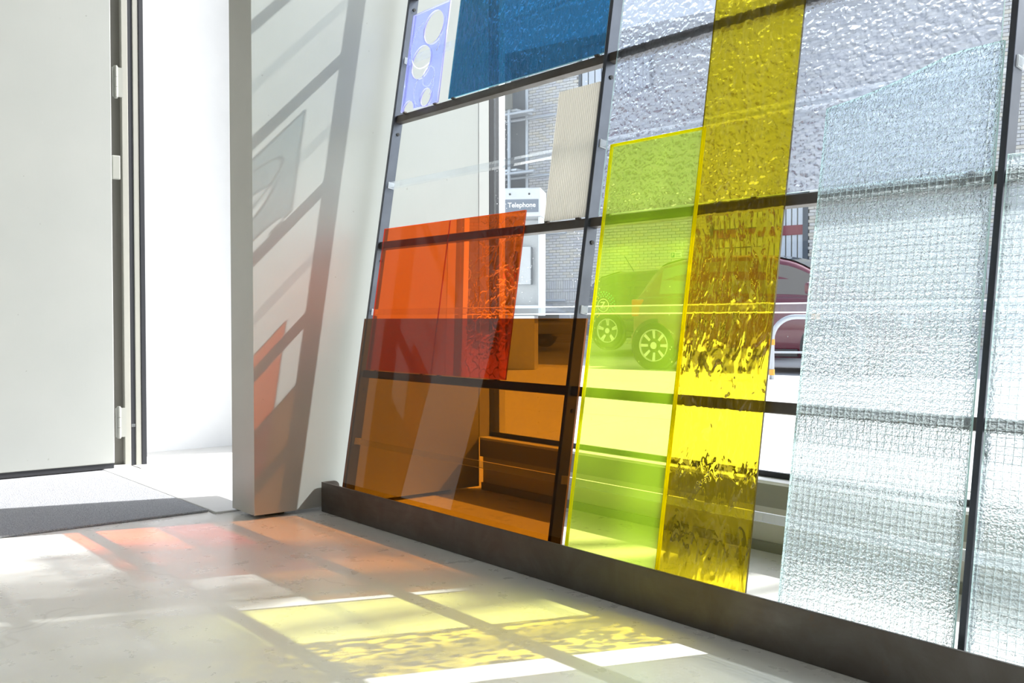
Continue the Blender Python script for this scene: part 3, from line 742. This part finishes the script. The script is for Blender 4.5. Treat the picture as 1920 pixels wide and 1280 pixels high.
    t = MB(); t.box(Lh - .02, Lh + .03, -hw * .45, hw * .45, .53, .66); t.obj('grille', M['plastic'], root, bevel=.01)
    t = MB(); t.box(-.07, -.055, -.26, .26, .56, .68); t.obj('number_plate', M['sign_white'], root)
    t = MB(); xo = xd + (xa - xd) * .25; t.tube((xo, 0, csec(xo)[1]), (xo - .22, 0, csec(xo)[1] + .32), .006, 6); t.obj('aerial', M['plastic'], root)
    return root, wid
# dark red hatchback
red, _ = car('parked_car', 'dark red tall hatchback parked beyond the bicycle stand', tuple(street(-7.64, 12.55 + .85, ZR)), PHI, 4.0, 1.76,
    [(0, 1.02), (.25, 1.06), (2.6, 1.02), (3.5, .95), (4.0, .78)], [(-.02, 1.0), (.42, 1.52), (.75, 1.585), (1.4, 1.62), (2.0, 1.60), (2.3, 1.52), (3.35, 1.01)], 3.35, .02, .335, (.42, 2.98), M['red_paint'], M['tan_glass'], .235, 8, 0, [(.45, 1.05), (1.12, 1.85), (1.92, 2.75)])
# black hatchback with printed emblem
p = Vector((-13.25, 13.0, 0)); us, vs_ = p.dot(U), p.dot(V)
zc, zw = car('parked_car', 'black hatchback with a round dotted emblem on its side, parked by the brick building', tuple(street(us - .80, vs_ + .88, .02)), PHI, 4.3, 1.78,
    [(0, .92), (.3, .98), (3.0, .94), (3.9, .86), (4.3, .74)], [(-.02, .92), (.45, 1.34), (.9, 1.44), (1.9, 1.47), (2.4, 1.42), (3.3, .93)], 3.3, .02, .33, (.80, 3.35), M['black_paint'], M['car_glass'], .225, 5, 1, [(.55, 1.2), (1.28, 2.0), (2.07, 2.85)])
y = -zw(.7) - .004
m = MB(); N = 28; m.grid([[(r * math.cos(2 * PI * i / N), 0, r * math.sin(2 * PI * i / N)) for r in (.125, .11)] for i in range(N + 1)]); m.obj('emblem_ring', M['sign_white'], zc, (.70, y - .002, .80))
text_mesh('Z', .17, M['sign_white'], zc, (.69, y - .002, .80), (PI / 2, 0, 0), .001, True)
for ring, (rr, n_) in enumerate(((.17, 18), (.21, 22), (.25, 26))):
    for cl_, mm in ((0, 'dot_teal'), (1, 'dot_orange')):
        m = MB()
        for i in range(cl_ * n_ // 2, (cl_ + 1) * n_ // 2):
            a = 2 * PI * i / n_ - .9; c = Vector((rr * math.cos(a), 0, rr * math.sin(a))); m.tube(c, c + Vector((0, -.002, 0)), .013, 8)
        d = m.obj('emblem_dots', M[mm], zc, (.70, y, .80))
# silver car far left
sil, _ = car('parked_car', 'silver car facing the kiosk in front of the brick building', tuple(street(-11.95 - 4.4 * math.cos(.2), 16.3 + 4.4 * math.sin(.2), .0)), PHI - .20, 4.4, 1.8,
    [(0, .92), (.3, .96), (2.9, .92), (3.9, .84), (4.4, .70)], [(-.02, .93), (.5, 1.30), (1.2, 1.42), (2.0, 1.43), (2.4, 1.38), (3.3, .92)], 3.3, .05, .32, (.8, 3.5), M['silver_paint'], M['car_glass'], .21, 7, 0, [(.7, 1.4), (1.48, 2.15), (2.22, 2.9)])

# street tree whose crown shades part of the room
tree = empty('street_tree', tuple(Vector((.75, 8.6, ZS)))); setp(tree, 'leafy street tree on the pavement in front of the window', 'tree')
m = MB(); m.path([(0, 0, 0), (.03, 0, 1.5), (-.02, .05, 3.2), (.0, 0, 5.2), (-.15, -.2, 7.0)], .11, 10); m.obj('trunk', pbr('bark', (.16, .13, .10), .9, var=.2), tree)
M['bark'] = bpy.data.materials['bark']
TP = Vector((.75, 8.6, ZS)); CLUMPS_R = []
for (fx, fy), dist, r, n in (((-2.2, .45), 10., .30, 780), ((-1.75, .40), 10.4, .26, 600), ((-2.45, .78), 9.6, .16, 210), ((-1.95, .78), 10., .13, 150), ((-2.25, .02), 10., .28, 500), ((-1.5, .1), 10.5, .3, 660), ((-1.45, .62), 9.8, .10, 24), ((-2.22, 1.02), 9.4, .20, 300), ((-1.86, 1.06), 9.6, .14, 130), ((-2.1, .68), 9.8, .2, 300), ((-1.65, .98), 9.4, .07, 22)):
    CLUMPS_R.append((tuple(Vector((fx, fy, 0)) + SUN * dist - TP), r, n))
lf = MB(); random.seed(11)
for c, r, n in [(Vector(a), b, k) for a, b, k in CLUMPS_R]:
    q = MB(); q.tube((-.05, -.05, 5.6), c, .035, 6, r2=.012); q.obj('limb', M['bark'], tree)
    for _ in range(n):
        d = Vector((random.gauss(0, 1), random.gauss(0, 1), random.gauss(0, .8))).normalized() * (r * random.random() ** .45)
        p0 = c + d; a = Vector((random.gauss(0, 1), random.gauss(0, 1), random.gauss(0, 1))).normalized(); b_ = a.orthogonal().normalized(); L_ = random.uniform(.05, .085)
        lf.add([p0, p0 + a * L_ * .5 + b_ * L_ * .32, p0 + a * L_, p0 + a * L_ * .5 - b_ * L_ * .32], [(0, 1, 2, 3)])
fo = lf.obj('foliage', edge_mat('leaf_green', (.10, .22, .04), .4), tree); fo['kind'] = 'stuff'
